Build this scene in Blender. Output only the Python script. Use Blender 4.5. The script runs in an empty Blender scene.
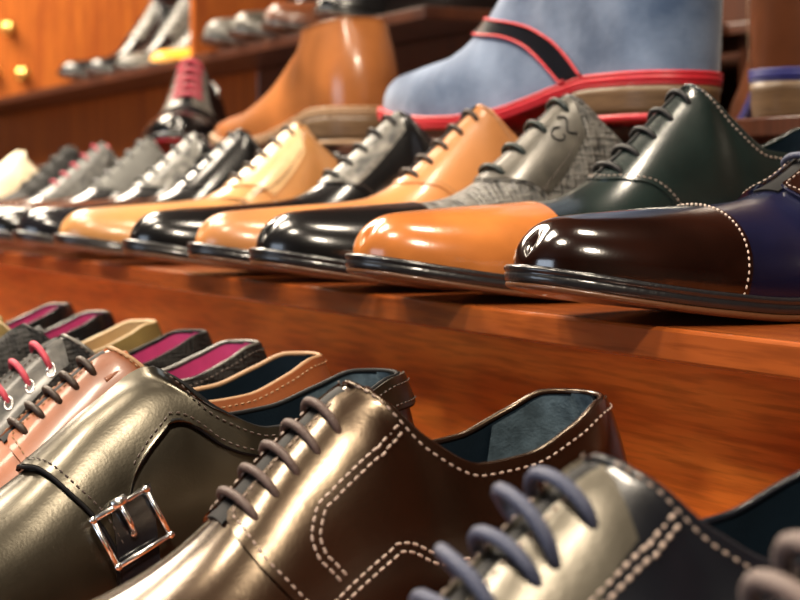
import bpy, math, random
from mathutils import Vector, Matrix
random.seed(7)
PI = math.pi
C = bpy.context.scene.collection
SC = bpy.context.scene
ZC = 1.25                     # eye height of the camera over the shop floor
TH = math.radians(27.53)      # the rack runs away from the camera at this angle
ST, CT = math.sin(TH), math.cos(TH)

# ------------------------------------------------------------------ materials
def nodes_of(m):
    m.use_nodes = True
    nt = m.node_tree
    return nt, nt.nodes['Principled BSDF']
_M = {}
def leather(key, col, rough=.28, coat=.35, mott=.25, bump=.07, col2=None, scale=30, spec=.5, weave=None, metal=0.0, sheen=0, tint=None):
    if key in _M: return _M[key]
    m = bpy.data.materials.new(key); nt, b = nodes_of(m)
    tc = nt.nodes.new('ShaderNodeTexCoord')
    n1 = nt.nodes.new('ShaderNodeTexNoise'); n1.inputs['Scale'].default_value = scale; n1.inputs['Detail'].default_value = 6
    nt.links.new(tc.outputs['Object'], n1.inputs['Vector'])
    r = nt.nodes.new('ShaderNodeValToRGB')
    a = [c*(1-mott) for c in col]; c2 = col2 or [min(1, c*(1+mott)) for c in col]
    r.color_ramp.elements[0].position = .32; r.color_ramp.elements[1].position = .68
    r.color_ramp.elements[0].color = (*a, 1); r.color_ramp.elements[1].color = (*c2, 1)
    nt.links.new(n1.outputs['Fac'], r.inputs['Fac']); nt.links.new(r.outputs['Color'], b.inputs['Base Color'])
    b.inputs['Roughness'].default_value = rough
    b.inputs['Coat Weight'].default_value = coat; b.inputs['Coat Roughness'].default_value = .12
    b.inputs['Specular IOR Level'].default_value = spec
    b.inputs['Metallic'].default_value = metal
    if tint: b.inputs['Specular Tint'].default_value = (*tint, 1)
    if sheen: b.inputs['Sheen Weight'].default_value = sheen
    n2 = nt.nodes.new('ShaderNodeTexNoise'); n2.inputs['Scale'].default_value = 900; n2.inputs['Detail'].default_value = 3
    nt.links.new(tc.outputs['Object'], n2.inputs['Vector'])
    n3 = nt.nodes.new('ShaderNodeTexNoise'); n3.inputs['Scale'].default_value = 75; n3.inputs['Detail'].default_value = 4
    nt.links.new(tc.outputs['Object'], n3.inputs['Vector'])
    mx = nt.nodes.new('ShaderNodeMath'); mx.operation = 'MULTIPLY_ADD'; mx.inputs[1].default_value = .25
    nt.links.new(n2.outputs['Fac'], mx.inputs[0]); nt.links.new(n3.outputs['Fac'], mx.inputs[2])
    src = mx.outputs[0]
    if weave:
        w1 = nt.nodes.new('ShaderNodeTexNoise'); w1.inputs['Scale'].default_value = 1; w1.inputs['Detail'].default_value = 3
        mp = nt.nodes.new('ShaderNodeMapping'); mp.inputs['Scale'].default_value = (weave, weave*.08, weave*.12)
        nt.links.new(tc.outputs['Object'], mp.inputs['Vector']); nt.links.new(mp.outputs[0], w1.inputs['Vector'])
        w2 = nt.nodes.new('ShaderNodeTexNoise'); w2.inputs['Scale'].default_value = 1; w2.inputs['Detail'].default_value = 3
        mp2 = nt.nodes.new('ShaderNodeMapping'); mp2.inputs['Scale'].default_value = (weave*.08, weave*.6, weave)
        nt.links.new(tc.outputs['Object'], mp2.inputs['Vector']); nt.links.new(mp2.outputs[0], w2.inputs['Vector'])
        ad = nt.nodes.new('ShaderNodeMath'); ad.operation = 'ADD'
        nt.links.new(w1.outputs['Fac'], ad.inputs[0]); nt.links.new(w2.outputs['Fac'], ad.inputs[1]); src = ad.outputs[0]
        mr = nt.nodes.new('ShaderNodeMapRange'); mr.inputs[1].default_value = .75; mr.inputs[2].default_value = 1.2
        nt.links.new(src, mr.inputs[0]); nt.links.new(mr.outputs[0], r.inputs['Fac'])
        r.color_ramp.elements[0].position = .2; r.color_ramp.elements[1].position = .8
    bp = nt.nodes.new('ShaderNodeBump'); bp.inputs['Strength'].default_value = bump; bp.inputs['Distance'].default_value = .002
    nt.links.new(src, bp.inputs['Height']); nt.links.new(bp.outputs[0], b.inputs['Normal'])
    _M[key] = m; return m
def plain(key, col, rough=.5, metal=0, coat=0, emit=0, bump=0, bscale=400):
    if key in _M: return _M[key]
    m = bpy.data.materials.new(key); nt, b = nodes_of(m)
    tc = nt.nodes.new('ShaderNodeTexCoord'); n = nt.nodes.new('ShaderNodeTexNoise'); n.inputs['Scale'].default_value = bscale
    nt.links.new(tc.outputs['Object'], n.inputs['Vector'])
    r = nt.nodes.new('ShaderNodeValToRGB')
    r.color_ramp.elements[0].color = (*[c*.8 for c in col], 1); r.color_ramp.elements[1].color = (*[min(1, c*1.15) for c in col], 1)
    nt.links.new(n.outputs['Fac'], r.inputs['Fac']); nt.links.new(r.outputs[0], b.inputs['Base Color'])
    b.inputs['Roughness'].default_value = rough; b.inputs['Metallic'].default_value = metal; b.inputs['Coat Weight'].default_value = coat
    if emit:
        b.inputs['Emission Color'].default_value = (*col, 1); b.inputs['Emission Strength'].default_value = emit
    if bump:
        bp = nt.nodes.new('ShaderNodeBump'); bp.inputs['Strength'].default_value = bump; bp.inputs['Distance'].default_value = .001
        nt.links.new(n.outputs['Fac'], bp.inputs['Height']); nt.links.new(bp.outputs[0], b.inputs['Normal'])
    _M[key] = m; return m
def wood(key, c1, c2, stretch=(1.2, 20, 20), rough=.3, coat=.4, plank=0):
    if key in _M: return _M[key]
    m = bpy.data.materials.new(key); nt, b = nodes_of(m)
    tc = nt.nodes.new('ShaderNodeTexCoord'); mp = nt.nodes.new('ShaderNodeMapping'); mp.inputs['Scale'].default_value = stretch
    nt.links.new(tc.outputs['Object'], mp.inputs['Vector'])
    n = nt.nodes.new('ShaderNodeTexNoise'); n.inputs['Scale'].default_value = 3; n.inputs['Detail'].default_value = 9; n.inputs['Distortion'].default_value = .6
    nt.links.new(mp.outputs[0], n.inputs['Vector'])
    r = nt.nodes.new('ShaderNodeValToRGB'); r.color_ramp.elements[0].position = .3; r.color_ramp.elements[1].position = .7
    r.color_ramp.elements[0].color = (*c1, 1); r.color_ramp.elements[1].color = (*c2, 1)
    nt.links.new(n.outputs['Fac'], r.inputs['Fac'])
    n4 = nt.nodes.new('ShaderNodeTexNoise'); n4.inputs['Scale'].default_value = 22; n4.inputs['Detail'].default_value = 5
    nt.links.new(mp.outputs[0], n4.inputs['Vector'])
    mx = nt.nodes.new('ShaderNodeMix'); mx.data_type = 'RGBA'; mx.blend_type = 'MULTIPLY'; mx.inputs[0].default_value = .55
    r2 = nt.nodes.new('ShaderNodeValToRGB'); r2.color_ramp.elements[0].color = (.45, .4, .38, 1); r2.color_ramp.elements[0].position = .35; r2.color_ramp.elements[1].position = .55
    nt.links.new(n4.outputs['Fac'], r2.inputs['Fac'])
    nt.links.new(r.outputs[0], mx.inputs[6]); nt.links.new(r2.outputs[0], mx.inputs[7]); nt.links.new(mx.outputs[2], b.inputs['Base Color'])
    b.inputs['Roughness'].default_value = rough; b.inputs['Coat Weight'].default_value = coat; b.inputs['Coat Roughness'].default_value = .15
    bp = nt.nodes.new('ShaderNodeBump'); bp.inputs['Strength'].default_value = .08; bp.inputs['Distance'].default_value = .001
    nt.links.new(n4.outputs['Fac'], bp.inputs['Height']); nt.links.new(bp.outputs[0], b.inputs['Normal'])
    _M[key] = m; return m

# ------------------------------------------------------------------ mesh helpers
class MB:
    def __init__(s): s.v = []; s.f = []
    def add(s, vs, fs):
        o = len(s.v); s.v += [tuple(p) for p in vs]; s.f += [tuple(i+o for i in f) for f in fs]
    def box(s, x0, x1, y0, y1, z0, z1, bev=0):
        b = min(bev, (x1-x0)/2.1, (y1-y0)/2.1, (z1-z0)/2.1)
        if b <= 0:
            s.add([(x, y, z) for z in (z0, z1) for y in (y0, y1) for x in (x0, x1)],
                  [(0, 2, 3, 1), (4, 5, 7, 6), (0, 1, 5, 4), (2, 6, 7, 3), (0, 4, 6, 2), (1, 3, 7, 5)]); return
        rings = []
        def ring(d, z):
            X0, X1, Y0, Y1 = x0+d, x1-d, y0+d, y1-d; q = b
            return [(X0+q, Y0, z), (X1-q, Y0, z), (X1, Y0+q, z), (X1, Y1-q, z), (X1-q, Y1, z), (X0+q, Y1, z), (X0, Y1-q, z), (X0, Y0+q, z)]
        R = [ring(b*.9, z0), ring(b*.3, z0+b*.3), ring(0, z0+b), ring(0, z1-b), ring(b*.3, z1-b*.3), ring(b*.9, z1)]
        vs = [p for r in R for p in r]; fs = [tuple(range(7, -1, -1)), tuple(range(40, 48))]
        for k in range(5):
            for i in range(8):
                j = (i+1) % 8; fs.append((k*8+i, k*8+j, k*8+8+j, k*8+8+i))
        s.add(vs, fs)
    def tube(s, pts, r, n=8, taper=None):
        pts = [Vector(p) for p in pts]; m = len(pts); vs = []; up = None
        for i, p in enumerate(pts):
            t = (pts[min(i+1, m-1)]-pts[max(i-1, 0)])
            t = t.normalized() if t.length > 1e-9 else Vector((1, 0, 0))
            if up is None:
                up = t.orthogonal().normalized()
            up = (up - t*up.dot(t)); up = up.normalized() if up.length > 1e-6 else t.orthogonal().normalized()
            w = t.cross(up); rr = r*(taper(i/(m-1)) if taper else 1)
            vs += [p+up*math.cos(2*PI*k/n)*rr+w*math.sin(2*PI*k/n)*rr for k in range(n)]
        fs = [tuple(range(n-1, -1, -1)), tuple((m-1)*n+k for k in range(n))]
        for i in range(m-1):
            for k in range(n):
                l = (k+1) % n; fs.append((i*n+k, i*n+l, i*n+n+l, i*n+n+k))
        s.add(vs, fs)
    def grid(s, rows, close=False):
        n = len(rows[0]); fs = []
        for i in range(len(rows)-1):
            for j in range(n-1 if not close else n):
                k = (j+1) % n; fs.append((i*n+j, (i+1)*n+j, (i+1)*n+k, i*n+k))
        s.add([p for r in rows for p in r], fs)
    def build(s, name, mat, parent=None, smooth=True, merge=0):
        me = bpy.data.meshes.new(name); me.from_pydata(s.v, [], s.f); me.validate()
        if merge:
            import bmesh
            bm = bmesh.new(); bm.from_mesh(me); bmesh.ops.remove_doubles(bm, verts=bm.verts, dist=merge)
            bmesh.ops.recalc_face_normals(bm, faces=bm.faces); bm.to_mesh(me); bm.free()
        if smooth: me.polygons.foreach_set('use_smooth', [True]*len(me.polygons))
        me.materials.append(mat)
        o = bpy.data.objects.new(name, me); C.objects.link(o)
        if parent: o.parent = parent
        return o
def tag(o, label, cat, group=None):
    o['label'] = label; o['category'] = cat
    if group: o['group'] = group
    return o
def empty(name, label, cat, group=None, loc=(0, 0, 0), rot=(0, 0, 0)):
    o = bpy.data.objects.new(name, None); C.objects.link(o); o.empty_display_size = .05
    o.location = loc; o.rotation_euler = rot
    return tag(o, label, cat, group)
def pchip(pts):
    xs = [p[0] for p in pts]; ys = [p[1] for p in pts]; n = len(xs)
    h = [xs[i+1]-xs[i] for i in range(n-1)]; d = [(ys[i+1]-ys[i])/h[i] for i in range(n-1)]
    m = [d[0]]+[0 if d[i-1]*d[i] <= 0 else 2*d[i-1]*d[i]/(d[i-1]+d[i]) for i in range(1, n-1)]+[d[-1]]
    def f(x):
        if x <= xs[0]: return ys[0]
        if x >= xs[-1]: return ys[-1]
        i = 0
        while x > xs[i+1]: i += 1
        t = (x-xs[i])/h[i]; t2 = t*t; t3 = t2*t
        return (2*t3-3*t2+1)*ys[i]+(t3-2*t2+t)*h[i]*m[i]+(-2*t3+3*t2)*ys[i+1]+(t3-t2)*h[i]*m[i+1]
    return f
def sstep(x, a, b):
    t = max(0, min(1, (x-a)/(b-a))); return t*t*(3-2*t)

# ------------------------------------------------------------------ the shoe last
# local frame: x from heel back (0) to toe (L), y across, z up from the ground.
# a point of the upper is P(s, c): s 0 heel .. 1 toe, c = 0 along the ridge / topline, |c| = 1 at the welt
HW = pchip([(0, .031), (.1, .0325), (.2, .0312), (.3, .0295), (.4, .0305), (.5, .035), (.6, .0405), (.68, .0432), (.75, .0425), (.82, .0385), (.9, .033), (1, .028)])
ZB = pchip([(0, .030), (.2, .030), (.3, .026), (.4, .018), (.5, .0115), (.6, .009), (.68, .0095), (.8, .0130), (.9, .0175), (1, .023)])
LOWR = [(.36, .109), (.42, .0935), (.47, .080), (.52, .0675), (.57, .057), (.63, .0495), (.7, .047), (.8, .045), (.9, .043), (1, .040)]
LOWT = [(0, .089), (.04, .0885), (.1, .081), (.18, .072), (.25, .074), (.31, .089), (.345, .103), (.36, .109)]
class Last:
    def __init__(s, L=.30, W=1.0, ridge=LOWR, top=LOWT, wopen=.0265, toe_n=2.3, toe_b=.17, so=.36, hs=1.0, heel=0.0, lean=.010):
        s.L, s.W, s.so, s.wopen, s.tn, s.tb, s.hs, s.heel, s.lean = L, W, so, wopen, toe_n, toe_b, hs, heel, lean
        s.r = pchip(ridge); s.t = pchip(top)
    def e0(s, x): return math.sqrt(max(0, 1-(1-min(x, .11)/.11)**2))
    def e1(s, x):
        a = 1-s.tb
        return 1 if x <= a else max(0, 1-((x-a)/s.tb)**s.tn)**(1/s.tn)
    def hw(s, x): return HW(x)*s.W*s.e0(x)*s.e1(x)
    def zb(s, x): return ZB(x)+s.heel*(1-sstep(x, .1, .62))
    def zr(s, x):
        z = s.r(x)*s.hs+s.heel*(1-sstep(x, .1, .62)); b = s.zb(x)
        if x > .93:
            e = (1-((x-.93)/.07)**2.4)**(1/2.4) if x < 1 else 0
            z = b+(z-b)*(.30+.70*e)
        return z
    def yt(s, x):
        if x >= s.so: return 0.0
        a = s.so/2; q = abs(x-a)/a
        return s.wopen*(1-q**2.3)**(1/2.0) if q < 1 else 0.0
    def raw(s, x, c):
        x = max(0.0, min(1.0, x)); sd = 1 if c >= 0 else -1; t = 1-min(1, abs(c))
        hw, zb = s.hw(x), s.zb(x); yt = s.yt(x)
        op = sstep(s.so-x, 0, .09)
        zt = s.zr(x) if x >= s.so else s.t(x)*s.hs+s.heel
        h = zt-zb
        k = .62-.24*(1-sstep(x, .42, .72))
        p1 = (hw*1.04+.0008*s.e0(x)*s.e1(x), zb+.55*h); p2 = (hw*k, zt)
        q1 = (hw*1.10+.001*s.e0(x), zb+.38*h); q2 = (yt+.30*(hw-yt)+.003*s.e0(x), zt-.30*h)
        a = (p1[0]+(q1[0]-p1[0])*op, p1[1]+(q1[1]-p1[1])*op); b = (p2[0]+(q2[0]-p2[0])*op, p2[1]+(q2[1]-p2[1])*op)
        u = 1-t
        y = u**3*hw+3*u*u*t*a[0]+3*u*t*t*b[0]+t**3*yt
        z = u**3*zb+3*u*u*t*a[1]+3*u*t*t*b[1]+t**3*zt
        X = x*s.L
        bk = (1-min(1, x/.12))**2
        X += bk*(s.lean*t*t-.010*t*(1-t))       # heel counter bulges back, then leans in
        fr = max(0, (x-.93)/.07)**2
        X += -fr*.006*t + fr*.006*t*(1-t)
        return Vector((X, sd*y, z))
    def nrm(s, x, c):
        d = abs(x-s.so)
        if d > .08 or abs(c) > .6: return s.nrm0(x, c)
        w = .03*(1-d/.08)+.004
        n = Vector((0, 0, 0))
        for k in (-2, -1, 0, 1, 2): n += s.nrm0(x+w*k*.6, c)
        return n.normalized()
    def nrm0(s, x, c):
        e = .004; x0, x1 = max(.001, x-e), min(.999, x+e)
        c0, c1 = c-.02, c+.02
        if x < s.so+.01:
            if c >= 0: c0, c1 = max(0, c-.03), min(1, max(0, c-.03)+.05)
            else: c1, c0 = min(-1e-6, c+.03), max(-1, min(-1e-6, c+.03)-.05)
        c0, c1 = max(-1, c0), min(1, c1)
        n = (s.raw(x1, c)-s.raw(x0, c)).cross(s.raw(x, c1)-s.raw(x, c0))
        if n.length < 1e-12: return Vector((1 if x > .5 else -1, 0, 0))
        return n.normalized()
    def P(s, x, c, off=0):
        p = s.raw(x, c)
        if off:
            if x < .006: return p+Vector((-off, 0, 0))
            if x > .994: return p+Vector((off, 0, off*.3))
            return p+s.nrm(x, c)*off
        return p

def cosr(n, a=0., b=1.):
    return [a+(b-a)*(1-math.cos(PI*i/n))/2 for i in range(n+1)]
def lin(n, a=0., b=1.): return [a+(b-a)*i/n for i in range(n+1)]

def base_upper(l, ns=64, nc=14, s0=0, s1=1, off=0, cut=None):
    m = MB(); ss = cosr(ns, s0, s1)
    for sd in (1, -1):
        rows = []
        for x in ss:
            x = max(0, min(1, x))
            rows.append([l.P(x, sd*max(1e-5, 1-j/nc), off) for j in range(nc+1)])
        m.grid(rows if sd > 0 else [r[::-1] for r in rows])
    return m
def patch(l, uv, nu, nv, off, skirt=True, smooth=0):
    """uv(u,v)->(s,c); a raised piece of leather with a thin turned edge"""
    rows = []
    for i in range(nu+1):
        rows.append([l.P(*uv(i/nu, j/nv), off) for j in range(nv+1)])
    for k in range(smooth):
        new = [r[:] for r in rows]
        for i in range(1, nu):
            for j in range(1, nv):
                if abs(uv(i/nu, j/nv)[0]-l.so) < .085:
                    new[i][j] = rows[i][j]*.4+(rows[i-1][j]+rows[i+1][j]+rows[i][j-1]+rows[i][j+1])*.15
        rows = new
    m = MB(); m.grid(rows)
    if skirt:
        loop = [(i/nu, 0) for i in range(nu+1)]+[(1, j/nv) for j in range(1, nv+1)]+[(i/nu, 1) for i in range(nu-1, -1, -1)]+[(0, j/nv) for j in range(nv-1, 0, -1)]
        m.grid([[l.P(*uv(*q), off) for q in loop], [l.P(*uv(*q), -.0012) for q in loop]], close=True)
    return m
def polycurve(pts):
    """smooth curve through (s,c) points"""
    n = len(pts)
    fs = pchip([(i/(n-1), p[0]) for i, p in enumerate(pts)]); fc = pchip([(i/(n-1), p[1]) for i, p in enumerate(pts)])
    return lambda t: (fs(t), fc(t))
def surf_line(l, a, b, n=9):
    """(s,c) points of the straight seam between two points of the upper"""
    A, B = l.P(*a), l.P(*b); out = []; g = a
    for i in range(n+1):
        T = A.lerp(B, i/n); st = .02
        while st > .0008:
            best = min(((g[0]+i_*st, min(.99, max(.01, g[1]+j_*st*3))) for i_ in (-1, 0, 1) for j_ in (-1, 0, 1)), key=lambda q: (l.P(*q)-T).length)
            if best == g: st /= 2
            g = best
        out.append(g)
    return out
def stitches(l, m, cv, off, step=.0030, ln=.0019, r=.00036, n=120, lat=0.):
    if isinstance(m, list): m = m[0 if cv(.37)[1] > -.02 else 1]
    pts = [l.P(*cv(i/n), off) for i in range(n+1)]
    if lat:
        q = []
        for i in range(n+1):
            t = (pts[min(i+1, n)]-pts[max(i-1, 0)]).normalized(); q.append(pts[i]+t.cross(l.nrm(*cv(i/n)))*lat)
        pts = q
    acc = 0; nxt = step/2
    for i in range(n):
        a, b = pts[i], pts[i+1]; d = (b-a).length
        while nxt <= acc+d and d > 0:
            p = a+(b-a)*((nxt-acc)/d); t = (b-a).normalized()
            cvx = cv((i+.5)/n); N = l.nrm(*cvx); w = t.cross(N)
            e = t*ln/2
            vs = [p-e, p-e*.6+N*r, p-e*.6+w*r, p-e*.6-w*r, p+e*.6+N*r, p+e*.6+w*r, p+e*.6-w*r, p+e]
            m.add(vs, [(0, 2, 1), (0, 1, 3), (1, 2, 5, 4), (3, 1, 4, 6), (2, 3, 6, 5), (0, 3, 2), (7, 4, 5), (7, 6, 4), (7, 5, 6)])
            nxt += step
        acc += d
def line_tube(l, m, cv, off, r, n=60, k=6):
    m.tube([l.P(*cv(i/n), off) for i in range(n+1)], r, k)
def outline(l, s1=1.0, n=56):
    ss = cosr(n) if s1 >= 1 else [s1*(1-math.cos(PI/2*i/n)) for i in range(n+1)]
    L = [(x*l.L, l.hw(x), x) for x in ss]
    return L
def slab(l, layers, s1=1.0, n=56):
    """layers: list of (margin(s), z(s)); stacked rings of the sole outline"""
    o = outline(l, s1, n); full = s1 >= 1
    left = o; right = [(x, -y, s) for x, y, s in o[::-1]]
    if full: loop = left+right[1:-1]
    else: loop = left+right[:-1]
    N = len(loop); nr = []
    for i in range(N):
        a, b = loop[(i-1) % N], loop[(i+1) % N]
        if not full and i == len(left)-1: a, b = loop[i-1], loop[i]
        if not full and i == len(left): a, b = loop[i], loop[(i+1) % N]
        dx, dy = b[0]-a[0], b[1]-a[1]; q = math.hypot(dx, dy) or 1
        nr.append((-dy/q, dx/q))
    m = MB(); rows = []
    for mg, z in layers:
        rows.append([(p[0]+nr[i][0]*mg(p[2]), p[1]+nr[i][1]*mg(p[2]), z(p[2])) for i, p in enumerate(loop)])
    m.grid(rows, close=True)
    for r, flip in ((rows[0], 1), (rows[-1], 0)):
        k = len(left); fs = []
        idx = list(range(N))
        def opp(i):
            if i == 0: return 0
            return N-i
        if full:
            for i in range(0, k-1):
                a, b, c, d = i, i+1, opp(i+1), opp(i)
                if i+1 == k-1: c = b
                q = []
                for t in (a, b, c, d):
                    if t not in q: q.append(t)
                if len(q) > 2: fs.append(tuple(q if not flip else q[::-1]))
        else:
            for i in range(0, k-1):
                a, b, c, d = i, i+1, opp(i+1), opp(i)
                q = []
                for t in (a, b, c, d):
                    if t not in q and t < N: q.append(t)
                if len(q) > 2: fs.append(tuple(q if not flip else q[::-1]))
        m.add(r, fs)
    return m

# ------------------------------------------------------------------ shoe kinds
def build_sole(l, root, welt, sole, heel, top=None, heel_h=.021, thick=1.0):
    T = .0045*thick
    mg = lambda s: (.0048 if s > .42 else .0022+.0026*sstep(s, .32, .42))*(1 if s > .3 else 1)
    up = lambda s: l.zb(s)+.0008
    mid = lambda s: l.zb(s)-.0058*thick
    bot = lambda s: l.zb(s)-.0088*thick if s > .27 else l.zb(s)-.0085*thick
    c = lambda k: (lambda s: mg(s)-k)
    slab(l, [(c(.006), lambda s: up(s)+.0002), (c(.0008), up), (c(0), lambda s: up(s)-.0008), (c(.0001), lambda s: up(s)-.0020), (c(.0009), lambda s: up(s)-.0026), (c(.0002), lambda s: up(s)-.0032), (c(.0003), lambda s: mid(s)+.0006), (c(.0009), mid), (c(.004), mid)]).build('welt', welt, root)
    slab(l, [(c(.003), mid), (c(.0009), lambda s: mid(s)-.0002), (c(.0006), lambda s: (mid(s)+bot(s))/2), (c(.0016), lambda s: bot(s)+.0004), (c(.003), bot)]).build('sole', sole, root)
    hb = lambda s: bot(s)+.0003
    z1 = .0045
    slab(l, [(c(.003), hb), (c(.0008), lambda s: hb(s)-.0004)]+[(c(.0008+.0026*k/4+(.0004 if k % 2 else 0)), (lambda k: (lambda s: hb(s)+(z1-hb(s))*k/4))(k)) for k in range(1, 5)]+[(c(.006), lambda s: z1)], s1=.255).build('heel', heel, root)
    slab(l, [(c(.006), lambda s: z1), (c(.0034), lambda s: z1), (c(.0036), lambda s: .0005), (c(.006), lambda s: 0.)], s1=.255).build('heel_tip', top or welt, root)
def rim_path(l, off=0.0, n=64, a=0.0):
    ss = [l.so*(1+math.cos(PI*i/n))/2 for i in range(n+1)]
    p = [l.P(x, 1e-5, off) for x in ss]
    q = [l.P(x, -1e-5, off) for x in ss[::-1]]
    return p+q[1:]
def build_opening(l, root, lining, patch_mat, insole, rim, s1=.52, patch_s=.125):
    base_upper(l, 40, 10, 0.0, s1, off=-.0022).build('lining', lining, root)
    if patch_mat:
        base_upper(l, 30, 10, 0.0, patch_s, off=-.0034).build('heel_patch', patch_mat, root)
    z = lambda s: l.zb(s)+.003
    slab(l, [(lambda s: -.0035, lambda s: z(s)-.002), (lambda s: -.003, z), (lambda s: -.006, lambda s: z(s)+.0008)], s1=s1).build('insole', insole, root)
    m = MB(); m.tube(rim_path(l), .0012, 6); m.build('topline_edge', rim, root)
def build_tongue(l, root, mat, up=.006, wide=.0115):
    """thin leather tongue that shows above the facings"""
    x0 = l.so+.035; p0 = l.P(x0, 0, 0); r = (l.P(l.so+.004, 0)-p0).normalized(); n = Vector((r.z, 0, -r.x))
    ln = (l.P(l.so, 0)-p0).length+up; nu, nv = 12, 18
    def pt(u, v, o):
        w = wide*(1-.45*sstep(u, .55, 1)*0)
        end = ln*(1-.22*v*v)
        a = u*end; yy = v*w*(1-.10*u)
        d = -(yy/.030)**2*.034-.0030
        return p0+r*a+n*(d+o)+Vector((-.0035*u*u, yy, .0))
    g = lambda o: [[pt(i/nu, -1+2*j/nv, o) for j in range(nv+1)] for i in range(nu+1)]
    top, bot = g(0), g(-.0020)
    m = MB(); m.grid(top); m.grid([q[::-1] for q in bot])
    loop = lambda g: g[0]+[g[i][-1] for i in range(1, nu+1)]+g[-1][::-1][1:]+[g[i][0] for i in range(nu-1, 0, -1)]
    m.grid([loop(top), loop(bot)], close=True)
    return m.build('tongue', mat, root, merge=1e-6)
def build_laces(l, root, mat, n=5, sa=.565, sb=.415, ce=.30, r=.0017, lift=.0028, eyelet=None, base=.0016, er=.0019, loose=None, skew=0.):
    m = MB(); e2 = {-1: MB(), 1: MB()}
    for k in range(n):
        x = sa+(sb-sa)*k/(n-1); pts = []
        lf = lift*(1+(.9 if loose and k in loose else 0)); sk = .010 if (loose and k in loose) else 0
        for i in range(21):
            q = -1+2*i/20; arch = (1-abs(q)**3)
            pts.append(l.P(x+sk*q-skew*abs(q)**1.5, q*ce, base-.002+lf*arch*.9+.002*min(1, (1-abs(q))*6)))
        m.tube(pts, r, 8, lambda t: .75+.25*min(1, 8*t, 8*(1-t)))
        for sd in (-1, 1):
            cvs = []
            for a in range(11):
                an = 2*PI*a/10
                cvs.append(l.P(x-skew+math.cos(an)*er/l.L, sd*ce+math.sin(an)*er/.045, base+.0002))
            e2[sd].tube(cvs, .00055 if eyelet else .0004, 5)
    m.build('shoelace', mat, root)
    if eyelet:
        for e in e2.values(): e.build('eyelet_row', eyelet, root)

def quarter_uv(l, sf, cin, side, s0=0.0, cmax=1.0, cref=.5):
    """side quarter from the front edge sf(c) to the heel"""
    def uv(u, v):
        c = cin+((cmax if not callable(cmax) else cref)-cin)*v
        f = sf(c)
        x = s0+(f-s0)*(1-math.cos(PI*u*.5)) if s0 == 0 else s0+(f-s0)*u
        return (x, c)
    def uv2(u, v):
        x, c = uv(u, v)
        # the inner edge meets the topline behind the facings
        c_in = cin*sstep(x, l.so-.035, l.so+.005)+1e-4
        cc = c_in+((cmax(x) if callable(cmax) else cmax)-c_in)*v
        return (min(x, 1), side*cc)
    return uv2

def cap_uv(s0, bow=.02):
    return lambda u, v: (lambda c: ((s0-bow*(1-c*c)*1.0+bow)+(1-(s0-bow*(1-c*c)+bow))*math.sin(PI/2*u), c))(-1+2*v)

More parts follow.
